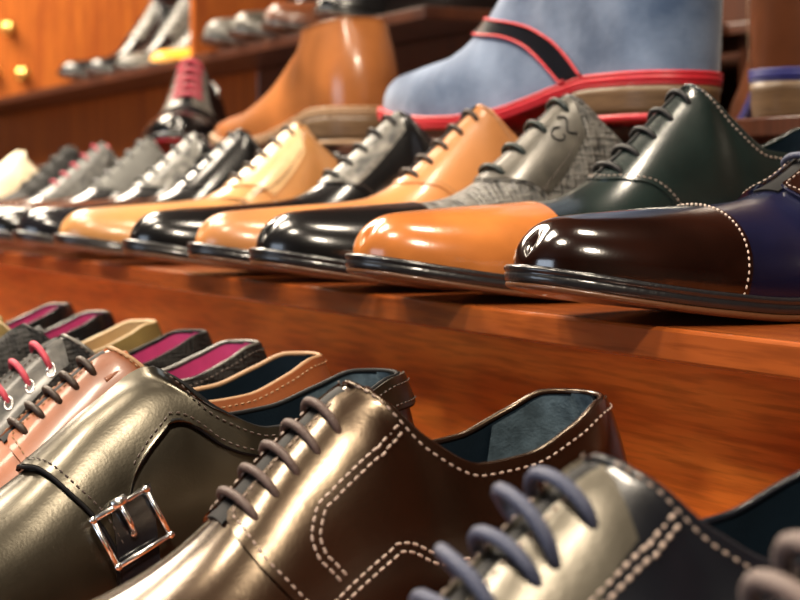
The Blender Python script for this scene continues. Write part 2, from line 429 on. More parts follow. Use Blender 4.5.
def shoe(kind, label, cat, group, u, v, z, S):
    """S: dictionary that describes the shoe. u, v: toe position in the rack's frame"""
    k = S.get
    l = Last(L=k('L', .30), W=k('W', 1.0), ridge=k('ridge', LOWR), top=k('top', LOWT), wopen=k('wopen', .0265), so=k('so', .36),
             toe_n=k('toe_n', 2.3), toe_b=k('toe_b', .17), hs=k('hs', 1.0), heel=k('heel', 0.), lean=k('lean', .010))
    root = empty(kind, label, cat, group)
    yaw = k('yaw', 0.); pitch = k('pitch', 0.)
    # toe direction in the rack = -v ; yaw turns it
    if k('heel_at'):
        hx, hy = u, v
    a = math.atan2(-ST, -CT)+yaw
    R = Matrix.Rotation(a, 4, 'Z') @ Matrix.Rotation(pitch, 4, 'Y') @ Matrix.Rotation(k('roll', 0.), 4, 'X')
    W = Vector((u*ST+v*CT, -u*CT+v*ST, z+ZC))
    piv = Vector((0, 0, 0)) if k('heel_at') else Vector((l.L, 0, 0))
    if k('heel_at'): off = W-(R @ Vector((0, 0, 0)))
    else:
        t = R @ Vector((l.L, 0, 0)); off = Vector((W.x-t.x, W.y-t.y, W.z))
        if pitch: off.z = W.z
    root.matrix_world = Matrix.Translation(off) @ R
    vamp, q = k('vamp'), k('quarter') or k('vamp')
    st = k('stitch'); sm = [MB(), MB()]; tlm = [MB(), MB()]; fxm = [MB(), MB()]
    build_sole(l, root, k('welt', M_WELT), k('sole', M_SOLE), k('heelm', M_WELT), k('tip'), thick=k('thick', 1.))
    base_upper(l).build('vamp', vamp, root, merge=1e-6)
    build_opening(l, root, k('lining', M_NAVY), k('patch'), k('insole', M_NAVY), k('rim', q), patch_s=k('patch_s', .125))
    if k('cap'):
        s0 = k('cap_s', .655)
        patch(l, cap_uv(s0, k('cap_bow', .02)), 26, 32, .0010).build('toe_cap', k('cap'), root)
        if k('capstitch'):
            for d in ((0.006, .0135) if k('capstitch') == 2 else (.006,)):
                cv = lambda t, d=d: (cap_uv(s0, k('cap_bow', .02))(0, t)[0]+d, -.985+1.97*t)
                cm = MB(); stitches(l, cm, cv, .0011, r=k('sr', .00042)); cm.build('cap_stitching', st or M_STITCH, root, smooth=False)
    style = k('style', 'oxford')
    ce = k('ce', .24); fe = None
    if style == 'derby':
        cor = k('corner', .592); q0 = l.so-.39
        sf = pchip([(.07, cor-.012), (.12, cor-.002), (.22, cor), (.42, cor-.010), (.6, cor-.032), (.8, cor-.07), (1, cor-.12)])
        cin = .095
        for sd in (1, -1):
            patch(l, quarter_uv(l, sf, cin, sd), 44, 18, .0017).build('quarter', q, root)
            if k('facing'):
                if k('foxing'):
                    wf = pchip([(.355, .40), (.40, .465), (.43, .53), (.44, .62), (.455, .72), (.515, .80)])
                    f2 = lambda u_, v_: (lambda x_: (min(x_, sf(cin+(wf(x_)-cin)*v_)-.003), sd*(cin+(wf(x_)-cin)*v_)))(.355+.158*u_)
                else: f2 = lambda u_, v_: ((l.so+.005+(sf(cin+(.5-cin)*v_)-.004-l.so-.005)*u_), sd*(cin+(.50-cin)*v_*(1-.35*(1-u_))))
                patch(l, f2, 16, 10, .0023).build('facing', k('facing'), root)
            if st:
                e = .0020 if not k('facing') else .0026
                fr = polycurve([(cor-.014, sd*.12), (cor-.008, sd*.16), (cor-.010, sd*.25), (cor-.018, sd*.42), (cor-.040, sd*.6), (cor-.10, sd*.9)])
                stitches(l, sm, fr, e)
                fin = polycurve([(cor-.014, sd*.12), (cor-.07, sd*.12), (l.so+.03, sd*.12)]); stitches(l, sm, fin, e)
                tl = lambda t: ((l.so-.005)*(1-t)**1.6+.004, sd*(.055+.02*(1-t))); stitches(l, tlm, tl, .0020)
                if k('foxing'):
                    top_ = surf_line(l, (q0+.355, .16), (q0+.458, .475))
                    A = polycurve([(x_, sd*c_) for x_, c_ in top_]+[(q0+.468, sd*.505), (q0+.474, sd*.545), (q0+.472, sd*.59), (q0+.463, sd*.64), (q0+.451, sd*.70)])
                    for d in (0, .0026): stitches(l, fxm, A, .0020, step=.0030, ln=.0024, r=k('sr', .00045), lat=d*sd)
                    B = polycurve([(q0+.53, sd*.75), (q0+.49, sd*.735), (q0+.451, sd*.72), (q0+.405, sd*.71), (q0+.355, sd*.67), (q0+.288, sd*.55), (q0+.2, sd*.50), (.08, sd*.50), (.01, sd*.50)])
                    for d in (0, .0026): stitches(l, fxm, B, .0020, step=.0030, ln=.0024, r=k('sr', .00045), lat=d*sd)
        patch(l, lambda u_, v_: (l.so+.01+(cor-l.so-.005)*u_, -.12+.24*v_), 14, 8, .0010).build('tongue_strip', M_BLACK, root)
        base = .0017 if not k('facing') else .0023
    elif style == 'oxford':
        sf = pchip([(0, .558), (.1, .556), (.3, .530), (.5, .490), (.75, .45), (1, .42)]) if not k('sf') else pchip(k('sf'))
        for sd in (1, -1):
            patch(l, quarter_uv(l, sf, .012, sd), 44, 18, .0011).build('quarter', q, root)
            if k('facing'):
                w = k('facing_w', .5)
                f2 = lambda u_, v_: ((l.so+.003+(sf(.012+(w-.012)*v_)-.004-l.so-.003)*u_), sd*(.012+(w-.012)*v_*(1-.25*(1-u_)**2)))
                patch(l, f2, 18, 12, .0019).build('facing', k('facing'), root)
            if st:
                fr = lambda t: (sf(.03+.95*t)-.008, sd*(.03+.95*t)); stitches(l, sm, fr, .0013)
                tl = lambda t: ((l.so-.006)*(1-t)**1.6+.004, sd*(.055+.02*(1-t))); stitches(l, tlm, tl, .0014, r=k('sr', .00042))
                if k('facing'):
                    w = k('facing_w', .5)
                    fr2 = polycurve([(sf(w)-.012, sd*(w-.02)), (.47, sd*(w*.97-.02)), (.41, sd*(w*.87-.02)), (.37, sd*(w*.75-.02))]); stitches(l, sm, fr2, .0021)
        g = MB(); line_tube(l, g, lambda t: (.545-.18*t, 0), .0012, .0011); g.build('facing_gap', M_BLACK, root)
        base = .0012 if not k('facing') else .0019
    if k('punch'):
        pm = MB()
        for sd in (1, -1):
            for i in range(46):
                cvp = (lambda t: (.37+.17*t, sd*(.44+.10*math.sin(PI*t)))) if i < 20 else (lambda t: (.54+.12*t, sd*(.50*(1-t)+.02)))
                x_, c_ = cvp((i % 23)/22)
                p = l.P(x_, c_, .0020); n_ = l.nrm(x_, c_)
                o1 = n_.orthogonal().normalized(); o2 = n_.cross(o1); r_ = .0011
                pm.add([p+o1*r_*math.cos(a_*PI/3)+o2*r_*math.sin(a_*PI/3) for a_ in range(6)], [(0, 1, 2, 3, 4, 5)])
        pm.build('brogue_holes', M_BLACK, root)
    if style in ('oxford', 'derby'):
        tg = build_tongue(l, root, k('tongue') or q, up=k('tongue_up', .002))
        build_laces(l, root, k('lace'), n=k('nl', 5), sa=k('sa', .530), sb=k('sb', .383), ce=ce, r=k('lr', .0015), lift=k('lift', .0022), eyelet=k('eyelet'), base=base, loose=k('loose'), skew=k('skew', .004))
    if style == 'monk':
        # one plate over the instep, narrowing into the strap on the near side
        s1 = l.so-.002
        fsp = pchip([(-1, .42), (-.5, .50), (-.15, .515), (0, .516), (.18, .504), (.44, .482), (.66, .454), (.82, .435)])
        arch = [(0, .24), (.21, .24), (.255, .255), (.298, .31), (.335, .415), (.36, .48), (.385, .53), (.405, .58), (.418, .68), (.426, .82), (.52, .82)]
        cmx = pchip(arch)
        patch(l, quarter_uv(l, fsp, .002, 1, cmax=cmx, cref=.82), 90, 30, .0032, smooth=45).build('strap', q, root)
        patch(l, lambda u_, v_: (s1+(fsp(-.95*v_)-s1)*u_, -.001-.95*v_), 30, 24, .0028).build('quarter', q, root)
        e = MB(); line_tube(l, e, lambda t: (fsp(-.2+1.02*t)+.0010, -.2+1.02*t), .0020, .0010)
        line_tube(l, e, lambda t: (.426*t, cmx(.426*t)), .0020, .0010, n=140)
        e.build('strap_edge', M_BLACK, root)
        if st:
            stitches(l, sm, lambda t: (fsp(.8*t)-.008, .8*t), .0037)
            stitches(l, sm, lambda t: (.402*t+.004, cmx(.402*t+.004)-.035), .0037)
        sfq = pchip([(.0, s1), (.2, s1), (.3, s1+.004), (.5, s1+.03), (.7, s1+.09), (1, s1+.14)])
        patch(l, quarter_uv(l, sfq, .004, -1), 36, 18, .0020).build('quarter', q, root)
        if st: stitches(l, tlm, lambda t: ((l.so-.01)*(1-t)**1.6+.004, (.06+.02*(1-t))), .0037)
        def uv3(u_, v_): return (.388+.052*u_, .64+.30*v_)
        patch(l, uv3, 10, 12, .0038).build('strap_end', M_BLACKSHINE, root)
        bx, bc = .421, .745
        o = l.P(bx, bc, .0064); n_ = l.nrm(bx, bc)
        tx = (l.P(bx+.02, bc)-l.P(bx-.02, bc)).normalized(); ty = n_.cross(tx).normalized()
        if ty.z > 0: ty = -ty
        f = MB(); hx, hy = .0118, .0100
        cs = [(-hx, -hy), (hx, -hy), (hx, hy), (-hx, hy)]
        for i in range(4):
            a_, b_ = cs[i], cs[(i+1) % 4]; d_ = 1.0
            f.tube([o+tx*a_[0]*d_+ty*a_[1]*d_, o+tx*b_[0]*d_+ty*b_[1]*d_], .0012, 8)
        for a_ in cs: f.tube([o+tx*a_[0]+ty*a_[1]-n_*.0012, o+tx*a_[0]+ty*a_[1]+n_*.0012], .0014, 8)
        f.build('buckle_frame', M_CHROME, root)
        f = MB(); f.tube([o-ty*(hy+.002)+n_*.001, o-ty*hy*.3+n_*.0016, o+ty*hy*.2], .0012, 8)
        f.tube([o-ty*(hy+.001)-tx*.003+n_*.001, o-ty*(hy+.001)+tx*.003+n_*.001], .0021, 10); f.build('buckle_prong', M_CHROME, root)
        f = MB(); q_ = l.P(.418, .77, .0042); f.tube([q_, q_+n_*.0008], .0013, 12); f.build('strap_rivet', M_CHROME, root)
    if style == 'loafer':
        for sd in (1, -1):
            sfq = pchip([(0, .44), (.3, .47), (.6, .52), (1, .55)])
            patch(l, quarter_uv(l, sfq, .004, sd), 30, 14, .0014).build('quarter', q, root)
        if k('saddle'):
            patch(l, lambda u_, v_: (.42+.09*u_, -.95+1.9*v_), 8, 36, .0022).build('saddle', k('saddle'), root)
        build_tongue(l, root, k('tongue') or q, up=k('tongue_up', .004))
        if st:
            for sd in (1, -1): stitches(l, tlm, lambda t: (.34*(1-t)**1.6+.004, sd*(.06+.02*(1-t))), .0017)
    for nm_, grp in (('facing_stitching', sm), ('topline_stitching', tlm), ('foxing_stitching', fxm)):
        for q_ in grp:
            if q_.v: q_.build(nm_, st or M_STITCH, root, smooth=False)
    if k('extra'): k('extra')(l, root)
    LASTS[label] = (l, root)
    return root
LASTS = {}

# ------------------------------------------------------------------ palette
M_STITCH = plain('waxed_thread_beige', (.42, .32, .27), .6)
M_STITCHD = plain('waxed_thread_dark', (.08, .06, .05), .6)
M_STITCHT = plain('waxed_thread_tan', (.35, .20, .10), .6)
M_BLACK = leather('black_edge', (.006, .006, .007), .6, 0, spec=.15, bump=.05)
M_BLACKSHINE = leather('black_polished', (.008, .008, .011), .18, .6, bump=.05)
M_WELT = plain('black_welt', (.012, .012, .014), .30, coat=.5, bump=.3)
M_SOLE = plain('tan_leather_sole', (.13, .05, .02), .4, coat=.2, bump=.2)
M_NAVY = leather('navy_lining', (.006, .014, .024), .45, .1, bump=.25)
M_BLUEGREY = leather('bluegrey_suede_patch', (.10, .145, .18), .85, 0, bump=.5, scale=160, mott=.35, spec=.2)
M_PINK = leather('pink_lining', (.55, .065, .22), .6, 0, bump=.2)
M_CHROME = plain('polished_chrome', (.90, .89, .87), .27, metal=1)
M_DKBROWN = leather('dark_brown_calf', (.014, .0045, .0022), .24, .22, mott=.45, scale=18, spec=.75, tint=(1, .78, .55))
M_CAPBROWN = leather('espresso_patent', (.011, .0032, .0018), .14, .8, mott=.5, scale=22, spec=.8)
M_MONK = leather('black_brown_calf', (.009, .007, .0045), .30, .15, mott=.4, bump=.08, scale=40, spec=.85, tint=(1, .9, .7))
M_TAN = leather('tan_calf', (.50, .21, .07), .32, .3, mott=.22, scale=14)
M_TAN2 = leather('light_tan_calf', (.52, .25, .085), .32, .3, mott=.22, scale=14)
M_ORANGE = leather('orange_calf', (.50, .165, .038), .22, .45, mott=.30, scale=20)
M_GREEN = leather('bottle_green_calf', (.007, .014, .013), .26, .35, mott=.35, spec=.8)
M_NAVYL = leather('navy_calf', (.0035, .0045, .020), .26, .3, mott=.5, scale=18)
M_BLK = leather('black_calf', (.005, .005, .0055), .22, .5, mott=.3)
M_BLKW = leather('black_hatched_leather', (.008, .008, .008), .42, .1, mott=.5, col2=(.13, .122, .108), weave=560, bump=1.0, spec=.8)
M_SILV = leather('pewter_calf', (.065, .058, .046), .34, .15, mott=.4, scale=60, spec=1.0, metal=.35)
M_SHEEN = leather('dark_calf_painted_sheen', (.09, .08, .062), .34, .15, mott=.4, bump=.12, scale=25, spec=1.0, metal=.35, tint=(1, .93, .8))  # lighter metallic base paints the highlight onto dark facings
M_NAVYBLK = leather('navy_black_calf', (.006, .007, .011), .30, .2, mott=.4)
M_COGNAC = leather('cognac_calf', (.27, .078, .024), .40, .15, mott=.25, scale=22)
M_GREYS = leather('grey_suede', (.15, .15, .14), .8, 0, mott=.2, spec=.2)
M_OLIVE = leather('olive_suede', (.16, .11, .035), .8, 0, mott=.3, spec=.2)
M_BEIGE = leather('beige_calf', (.50, .36, .20), .5, .1)
M_CREAM = leather('cream_calf', (.75, .66, .45), .4, .2)
M_WASHD = leather('dark_distressed_leather', (.008, .008, .008), .42, .1, mott=.7, col2=(.09, .085, .075), scale=120, bump=.3, spec=.4)
M_BRAID = leather('braided_black', (.004, .004, .005), .55, 0, spec=.2, mott=.6, col2=(.018, .017, .016), weave=700, bump=.8)
M_WASH = leather('worn_silver_black', (.010, .010, .010), .38, .2, mott=.7, col2=(.20, .19, .165), scale=120, bump=.4)
L_BROWN = plain('brown_cord', (.075, .045, .038), .55, bump=.6, bscale=1500)
L_BLUE = plain('slate_blue_cord', (.055, .065, .115), .55, bump=.6, bscale=1500)
L_GREYPINK = plain('taupe_cord', (.16, .12, .11), .6, bump=.6, bscale=1500)
L_BLACK = plain('black_cord', (.006, .006, .007), .5, bump=.4, bscale=1500)
L_DKGREEN = plain('green_black_cord', (.005, .014, .012), .5, bump=.4, bscale=1500)
L_DKBRN = plain('dark_brown_cord', (.035, .018, .010), .5, bump=.4, bscale=1500)
L_RED = plain('raspberry_cord', (.55, .06, .10), .55, bump=.6, bscale=1500)
M_RED = plain('red_rubber', (.50, .018, .03), .4)
M_BLUER = plain('royal_blue_rand', (.03, .035, .22), .45)
M_STACK = wood('stacked_leather_heel', (.10, .055, .025), (.20, .12, .06), (3, 3, 60), .5, .1)
M_BSUEDE = leather('denim_blue_suede', (.075, .125, .235), .9, 0, mott=.35, scale=20, col2=(.20, .265, .39), bump=.35, spec=.15, sheen=.3)
M_BOOTBR = leather('russet_calf', (.34, .12, .035), .28, .35, mott=.4, scale=12)
M_BOOTDK = leather('mahogany_calf', (.11, .035, .014), .30, .3, mott=.5, scale=12)
M_CRWELT = plain('natural_welt', (.36, .22, .12), .5)

# ------------------------------------------------------------------ room
FL = plain('shop_floor_tile', (.22, .13, .08), .35, coat=.2, bscale=4)
WD_R = wood('cherry_riser', (.50, .10, .012), (.84, .26, .035), (1.1, 14, 16), .28, .35)
WD_S = wood('cherry_shelf', (.22, .042, .009), (.40, .10, .018), (1.1, 14, 16), .25, .5)
WD_V = wood('vertical_cherry', (.27, .055, .009), (.50, .145, .02), (14, 14, .7), .4, .2)
WD_D = wood('dark_shaded_wood', (.045, .014, .008), (.09, .028, .012), (10, 10, .7), .4, .2)  # dark tone also paints the shade around the upper steps
PL = plain('dark_ceiling', (.07, .055, .045), .9)
ROT = (0, 0, TH-PI/2)
def rackobj(o):
    o.location = (0, 0, ZC); o.rotation_euler = ROT; return o
def structure(name, mb, mat):
    o = mb.build(name, mat, smooth=False); rackobj(o); o['kind'] = 'structure'; return o
m = MB(); m.box(-7.2, 3.2, -4.2, 1.62, -1.30, -1.25); structure('floor', m, FL)
m = MB(); m.box(-7.2, 3.2, -4.2, 1.62, 1.55, 1.60); structure('ceiling', m, PL)
# back wall of dark and bright vertical boards
m = MB(); m.box(-7.2, 3.2, 1.50, 1.62, -1.25, 1.55); structure('wall_back', m, WD_D)
m = MB(); m.box(-7.2, -7.1, -4.2, 1.5, -1.25, 1.55); structure('wall_left', m, WD_V)
m = MB(); m.box(-7.2, 3.2, -4.3, -4.2, -1.25, 1.55); structure('wall_front', m, PL)
m = MB(); m.box(3.2, 3.3, -4.2, 1.62, -1.25, 1.55); structure('wall_right', m, PL)

# ------------------------------------------------------------------ the stepped rack
U0, U1 = -4.2, .9
T5 = math.tan(math.radians(3.5))
ZL = -.162                                 # lower tread height at the heels
zl = lambda v: ZL-(.333-v)*T5
def step(label):
    r = empty('display_step', label, 'display step', 'stepped cherry shelves'); rackobj(r); return r
def rp(root, name, mat, *boxes):
    m = MB()
    for b in boxes: m.box(*b[:6], bev=b[6] if len(b) > 6 else .002)
    return m.build(name, mat, root, smooth=False)
r1 = step('lowest sloping cherry step under the laced shoes in front')
m = MB()
m.add([(x, v_, z_) for x in (U0, U1) for v_, z_ in ((-.02, zl(-.02)), (.413, zl(.413)), (.413, zl(.413)-.02), (-.02, zl(-.02)-.02))],
      [(0, 1, 5, 4), (1, 2, 6, 5), (2, 3, 7, 6), (3, 0, 4, 7), (0, 3, 2, 1), (4, 5, 6, 7)])
m.build('shelf_board', WD_S, r1, smooth=False)
rp(r1, 'plinth', WD_D, (U0, U1, .0, .03, -1.25, -.215))
r2 = step('second cherry step with its glossy riser, under the row of two tone shoes')
rp(r2, 'shelf_board', WD_S, (U0, U1, .385, .715, -.0635, -.050, .0015))
rp(r2, 'riser', WD_R, (U0, U1, .415, .427, -1.25, -.0640))
r3 = step('third step behind the two tone shoes, carrying the boots')
rp(r3, 'shelf_board', WD_D, (U0, U1, .645, 1.30, .036, .048, .0015))  # dark tone paints the shade below the boots
rp(r3, 'riser', WD_D, (U0, U1, .716, .728, -.3, .0355))
r4 = step('top step along the wall with dark shoes at upper left')
UM = -1.64
rp(r4, 'shelf_board', WD_D, (U0, UM, .885, 1.48, .201, .215, .0015))  # dark tone paints the shade under the top shoes
rp(r4, 'shelf_board', WD_D, (UM+.001, U1, 1.31, 1.48, .201, .215, .0015))
rp(r4, 'riser', WD_V, (U0, -2.4, 1.001, 1.014, .0485, .2005))
rp(r4, 'riser', WD_D, (-2.399, UM, 1.001, 1.014, .0485, .2005))  # this length is darker to paint the shaded recess
rp(r4, 'riser', WD_D, (UM, U1, 1.33, 1.342, .0485, .2005))  # dark tone paints the shaded recess behind the boots
for (x_, v0, v1, lab) in ((-2.66, .99, 1.16, 'upright cherry panel between the black boots and the silver shoes on the top step'), (-3.89, .90, 1.34, 'upright cherry panel with brass knobs at the far left of the top step')):
    m = MB(); m.box(x_-.01, x_+.01, v0, v1, .2155, 1.2); o = m.build('divider_panel', WD_V, smooth=False); rackobj(o)
    tag(o, lab, 'divider panel', 'upright dividers on the top step')

# ------------------------------------------------------------------ upper row
GU = 'dress shoes on the upper step'
UB = -.555     # rack u of the nearest shoe's toe
ZU = -.050
def emboss(l, root):
    """swirl pressed into the lace panel"""
    for sd in (1, -1):
        x0, c0 = .398, .34*sd
        o = l.P(x0, c0, .0021); n = l.nrm(x0, c0)
        tx = (l.P(x0-.03, c0)-l.P(x0+.03, c0)).normalized(); ty = n.cross(tx).normalized()
        if ty.z < 0: ty = -ty
        def curve(f, k=40):
            m.tube([o+tx*f(i/k)[0]+ty*f(i/k)[1] for i in range(k+1)], .00055, 6)
        m = MB()
        curve(lambda t: ((.0050-.0028*t)*math.cos(5.2*t+.6)-.0045, (.0058-.003*t)*math.sin(5.2*t+.6)-.0005))
        m.build('embossed_swirl', M_BLACK, root)
        m = MB()
        curve(lambda t: (.0030*math.sin(2*PI*t)+.0035, .0075*(1-2*t)+.001))
        m.build('embossed_swirl', M_BLACK, root)
common = dict(stitch=M_STITCHD)
upper = [
 (0.0, 0.345, 'oxford_shoe', 'glossy dark brown cap toe shoe with navy blue body, nearest on the upper step',
  dict(vamp=M_NAVYL, quarter=M_NAVYL, cap=M_CAPBROWN, capstitch=1, stitch=M_STITCH, sr=.0005, facing=M_CAPBROWN, lace=L_BLUE, W=1.03, cap_s=.72, lining=M_NAVY, style='derby', tongue=M_NAVYL, cap_bow=.03)),
 (.148, 0.345, 'oxford_shoe', 'bottle green lace-up shoe with bright orange toe cap on the upper step',
  dict(vamp=M_GREEN, quarter=M_GREEN, cap=M_ORANGE, stitch=M_STITCH, lace=L_BLACK, cap_s=.685)),
 (.252, 0.338, 'oxford_shoe', 'black hatched leather shoe with smooth pewter lace panel and embossed swirl',
  dict(vamp=M_BLKW, quarter=M_BLKW, cap=M_BLK, cap_s=.70, stitch=M_STITCHD, lace=L_DKGREEN, facing=M_SILV, facing_w=.62, extra=emboss, lr=.0017, nl=4, tongue=M_GREEN)),
 (.366, 0.345, 'oxford_shoe', 'plain tan lace-up shoe beside the black hatched shoe on the upper step',
  dict(W=.92, vamp=M_TAN, quarter=M_TAN, stitch=M_STITCHT, lace=L_DKBRN)),
 (.459, 0.335, 'oxford_shoe', 'shiny black toe shoe with worn silver lace panel, between two tan shoes',
  dict(vamp=M_BLK, quarter=M_BLK, facing=M_WASH, facing_w=.45, stitch=M_STITCHD, lace=L_BLACK, W=.88)),
 (.655, 0.345, 'oxford_shoe', 'pale tan brogue with dark laces and punched curved lace panel on the upper step',
  dict(vamp=M_TAN2, quarter=M_TAN2, facing=leather('pale_tan_calf', (.66, .42, .20), .3, .35), facing_w=.62, punch=True, stitch=M_STITCHT, lace=L_DKBRN)),
 (.775, 0.345, 'oxford_shoe', 'black patent shoe just left of the pale tan brogue on the upper step',
  dict(vamp=M_BLK, quarter=M_BLK, cap=M_BLACKSHINE, stitch=M_STITCHD, lace=L_BLACK)),
 (.885, 0.345, 'oxford_shoe', 'black shoe with broad silver lace panel and thin black laces',
  dict(vamp=M_BLK, quarter=M_BLK, facing=M_WASH, facing_w=.55, stitch=M_STITCHD, lace=L_BLACK)),
 (1.02, 0.345, 'oxford_shoe', 'grey suede lace-up shoe with grey laces towards the left end',
  dict(vamp=M_BLK, quarter=M_GREYS, stitch=M_STITCHD, lace=plain('grey_cord', (.2, .2, .2), .6))),
 (1.17, 0.345, 'derby_shoe', 'black shoe with red laces and silver side panel near the left edge',
  dict(style='derby', vamp=M_BLK, quarter=M_WASHD, tongue=M_RED, stitch=M_STITCHD, lace=L_RED)),
 (1.29, 0.345, 'oxford_shoe', 'charcoal woven lace-up shoe at the left edge of the upper step',
  dict(vamp=M_BRAID, quarter=M_BRAID, stitch=M_STITCHD, lace=L_BLACK)),
 (1.52, 0.345, 'loafer', 'cream leather loafer at the far left of the upper step',
  dict(style='loafer', vamp=M_CREAM, quarter=M_CREAM, insole=M_BEIGE)),
]
for lam, v, kind, label, S in upper:
    shoe(kind, label, 'shoe', GU, UB-lam, v, ZU, S)

# ------------------------------------------------------------------ lower row (heels at v = .326)
GL = 'dress shoes on the lower step'
R2 = [(.35, .109), (.375, .1055), (.40, .100), (.45, .089), (.5, .077), (.55, .066), (.6, .058), (.65, .0525), (.7, .049), (.8, .046), (.9, .043), (1, .040)]
T2 = [(0, .095), (.04, .095), (.1, .089), (.17, .082), (.23, .081), (.29, .091), (.33, .104), (.35, .109)]
UL = -.4725
P5 = math.radians(5)
lower = [
 (-.240, 'derby_shoe', 'black lace-up shoe with taupe laces in the bottom right corner',
  dict(W=.82, style='derby', vamp=M_NAVYBLK, quarter=M_NAVYBLK, stitch=M_STITCH, lace=L_GREYPINK, lr=.0021, ce=.30, lift=.006)),
 (-.150, 'derby_shoe', 'blurred dark lace-up shoe with slate blue laces and painted pewter sheen, in front at bottom right',
  dict(W=.92, style='derby', vamp=M_NAVYBLK, quarter=M_NAVYBLK, facing=M_SHEEN, foxing=True, sr=.0006, stitch=M_STITCH, lace=L_BLUE, lr=.0018, ce=.30, lift=.0045, loose=(1, 3))),
 (0.0, 'derby_shoe', 'dark brown derby shoe with brown laces, beige double stitching and blue lining',
  dict(L=.282, style='derby', vamp=M_DKBROWN, quarter=M_DKBROWN, foxing=True, stitch=M_STITCH, patch=M_BLUEGREY, lace=L_BROWN, lr=.0015, ce=.30, lift=.0020)),
 (.151, 'monk_strap_shoe', 'black single strap shoe with square silver buckle',
  dict(style='monk', hs=.93, L=.322, W=.86, vamp=M_MONK, quarter=M_MONK, stitch=M_STITCHD, patch=M_BLUEGREY, rim=M_BLACK)),
 (.229, 'derby_shoe', 'cognac brown derby shoe with dark brown laces behind the buckled shoe',
  dict(style='derby', W=.73, wopen=.021, vamp=M_COGNAC, quarter=M_COGNAC, stitch=M_STITCHT, lace=L_DKBRN, lr=.0016, ce=.25, rim=M_STITCHT)),
 (.303, 'derby_shoe', 'black and silver shoe with raspberry red laces in metal eyelets',
  dict(style='derby', W=.73, wopen=.021, vamp=M_WASHD, quarter=M_BRAID, facing=M_WASHD, stitch=M_STITCHD, lace=L_RED, lr=.0016, ce=.33, eyelet=M_CHROME, patch=M_PINK, patch_s=.19, rim=M_WASH, nl=4, lift=.003)),
 (.377, 'loafer', 'black braided slip-on with pink heel lining, behind the red laced shoe',
  dict(style='loafer', W=.73, wopen=.021, vamp=M_BLK, quarter=M_BRAID, patch=M_PINK, patch_s=.19, lining=M_NAVY)),
 (.460, 'loafer', 'olive tan suede slip-on with beige lining on the lower step',
  dict(style='loafer', W=.78, wopen=.020, vamp=M_OLIVE, quarter=M_OLIVE, lining=M_BEIGE, insole=M_BEIGE, patch=M_BEIGE, rim=M_BEIGE)),
 (.548, 'loafer', 'black slip-on with pink heel lining, second from the left end of the lower step',
  dict(style='loafer', W=.78, wopen=.020, vamp=M_BLK, quarter=M_BLK, patch=M_PINK, patch_s=.19)),
 (.636, 'loafer', 'black slip-on with pink heel lining, leftmost on the lower step',
  dict(style='loafer', W=.78, wopen=.020, vamp=M_BLK, quarter=M_BLK, patch=M_PINK, patch_s=.19)),
]
for lam, kind, label, S in lower:
    if lam > .2: S.setdefault('hs', .94)
    if lam < -.1: S['hs'] = .98
    S.update(heel_at=True, pitch=math.radians(3.5), so=.35, ridge=R2, top=T2, sa=.497, sb=.391, skew=.008, corner=.515, wopen=S.get('wopen', .0235), lean=.006)
    shoe(kind, label, 'shoe', GL, UL-lam, .333, ZL, S)

# ------------------------------------------------------------------ boots on the third step
BR = [(.42, .17), (.44, .150), (.48, .120), (.53, .095), (.58, .075), (.65, .058), (.72, .050), (.82, .046), (.9, .043), (1, .040)]
BT = [(0, .20), (.1, .20), (.3, .197), (.42, .17)]
ZB3 = .048
def boot_strap(l, root):
    """band that arcs from the instep down to the welt, drawn in side view (x, z)"""
    up = polycurve([(.206, .0795), (.180, .0755), (.150, .071), (.127, .0655), (.107, .057), (.090, .045), (.074, .030)])
    lo = polycurve([(.218, .0700), (.190, .0655), (.160, .0625), (.137, .0560), (.119, .046), (.104, .034), (.092, .023)])
    def find(x, z):
        s_ = x/l.L; a, b = .02, .995
        for i in range(14):
            m_ = (a+b)/2
            if l.raw(s_, m_).z > z: a = m_
            else: b = m_
        return s_, a
    for sd in (1, -1):
        rows = [[find(*(lambda p, q: (p[0]+(q[0]-p[0])*j/6, p[1]+(q[1]-p[1])*j/6))(up(i/36), lo(i/36))) for j in range(7)] for i in range(37)]
        def uv(u_, v_):
            x_, c_ = rows[min(36, round(u_*36))][min(6, round(v_*6))]; return x_, sd*c_
        patch(l, uv, 36, 6, .0022).build('side_strap', M_NAVYBLK, root)
        for q in (0, 1):
            e = MB(); e.tube([l.P(*uv(i/36, q), .0023) for i in range(37)], .0010, 6); e.build('strap_piping', M_RED, root)
def place_boot(kind, label, heel_px, D, z, yaw, S):
    X = (heel_px-400)/1650*D; u = X*ST-D*CT; v = X*CT+D*ST
    S.update(heel_at=True, yaw=yaw)
    return shoe(kind, label, 'boot', 'boots on the third step', u, v, z, S)
# toe direction is -x turned: positive yaw swings the toe away from the camera
def swing(deg): return math.radians(-27.53-deg)
place_boot('ankle_boot', 'pale blue suede boot with red welt and stacked brown heel', 702, 1.03, ZB3, swing(55),
  dict(style='boot', L=.33, W=1.12, ridge=BR, top=BT, so=.42, wopen=.037, vamp=M_BSUEDE, quarter=M_BSUEDE, welt=M_RED, sole=M_RED, heelm=M_STACK, tip=M_RED, extra=boot_strap, hs=1.15, heel=.0, lean=.004, rim=M_RED))
BR2 = [(.40, .125), (.45, .112), (.5, .095), (.55, .08), (.6, .068), (.65, .058), (.72, .050), (.82, .046), (.9, .043), (1, .040)]
BT2 = [(0, .130), (.1, .128), (.3, .124), (.40, .125)]
place_boot('ankle_boot', 'russet brown leather boot seen from the heel, with natural welt and stacked heel', 378, 1.50, ZB3, swing(60),
  dict(style='boot', L=.32, W=1.12, ridge=BR2, top=BT2, so=.40, wopen=.030, vamp=M_BOOTBR, quarter=M_BOOTBR, welt=M_CRWELT, sole=M_CRWELT, heelm=M_STACK, tip=M_CRWELT, hs=.86, heel=.004, lean=.022))
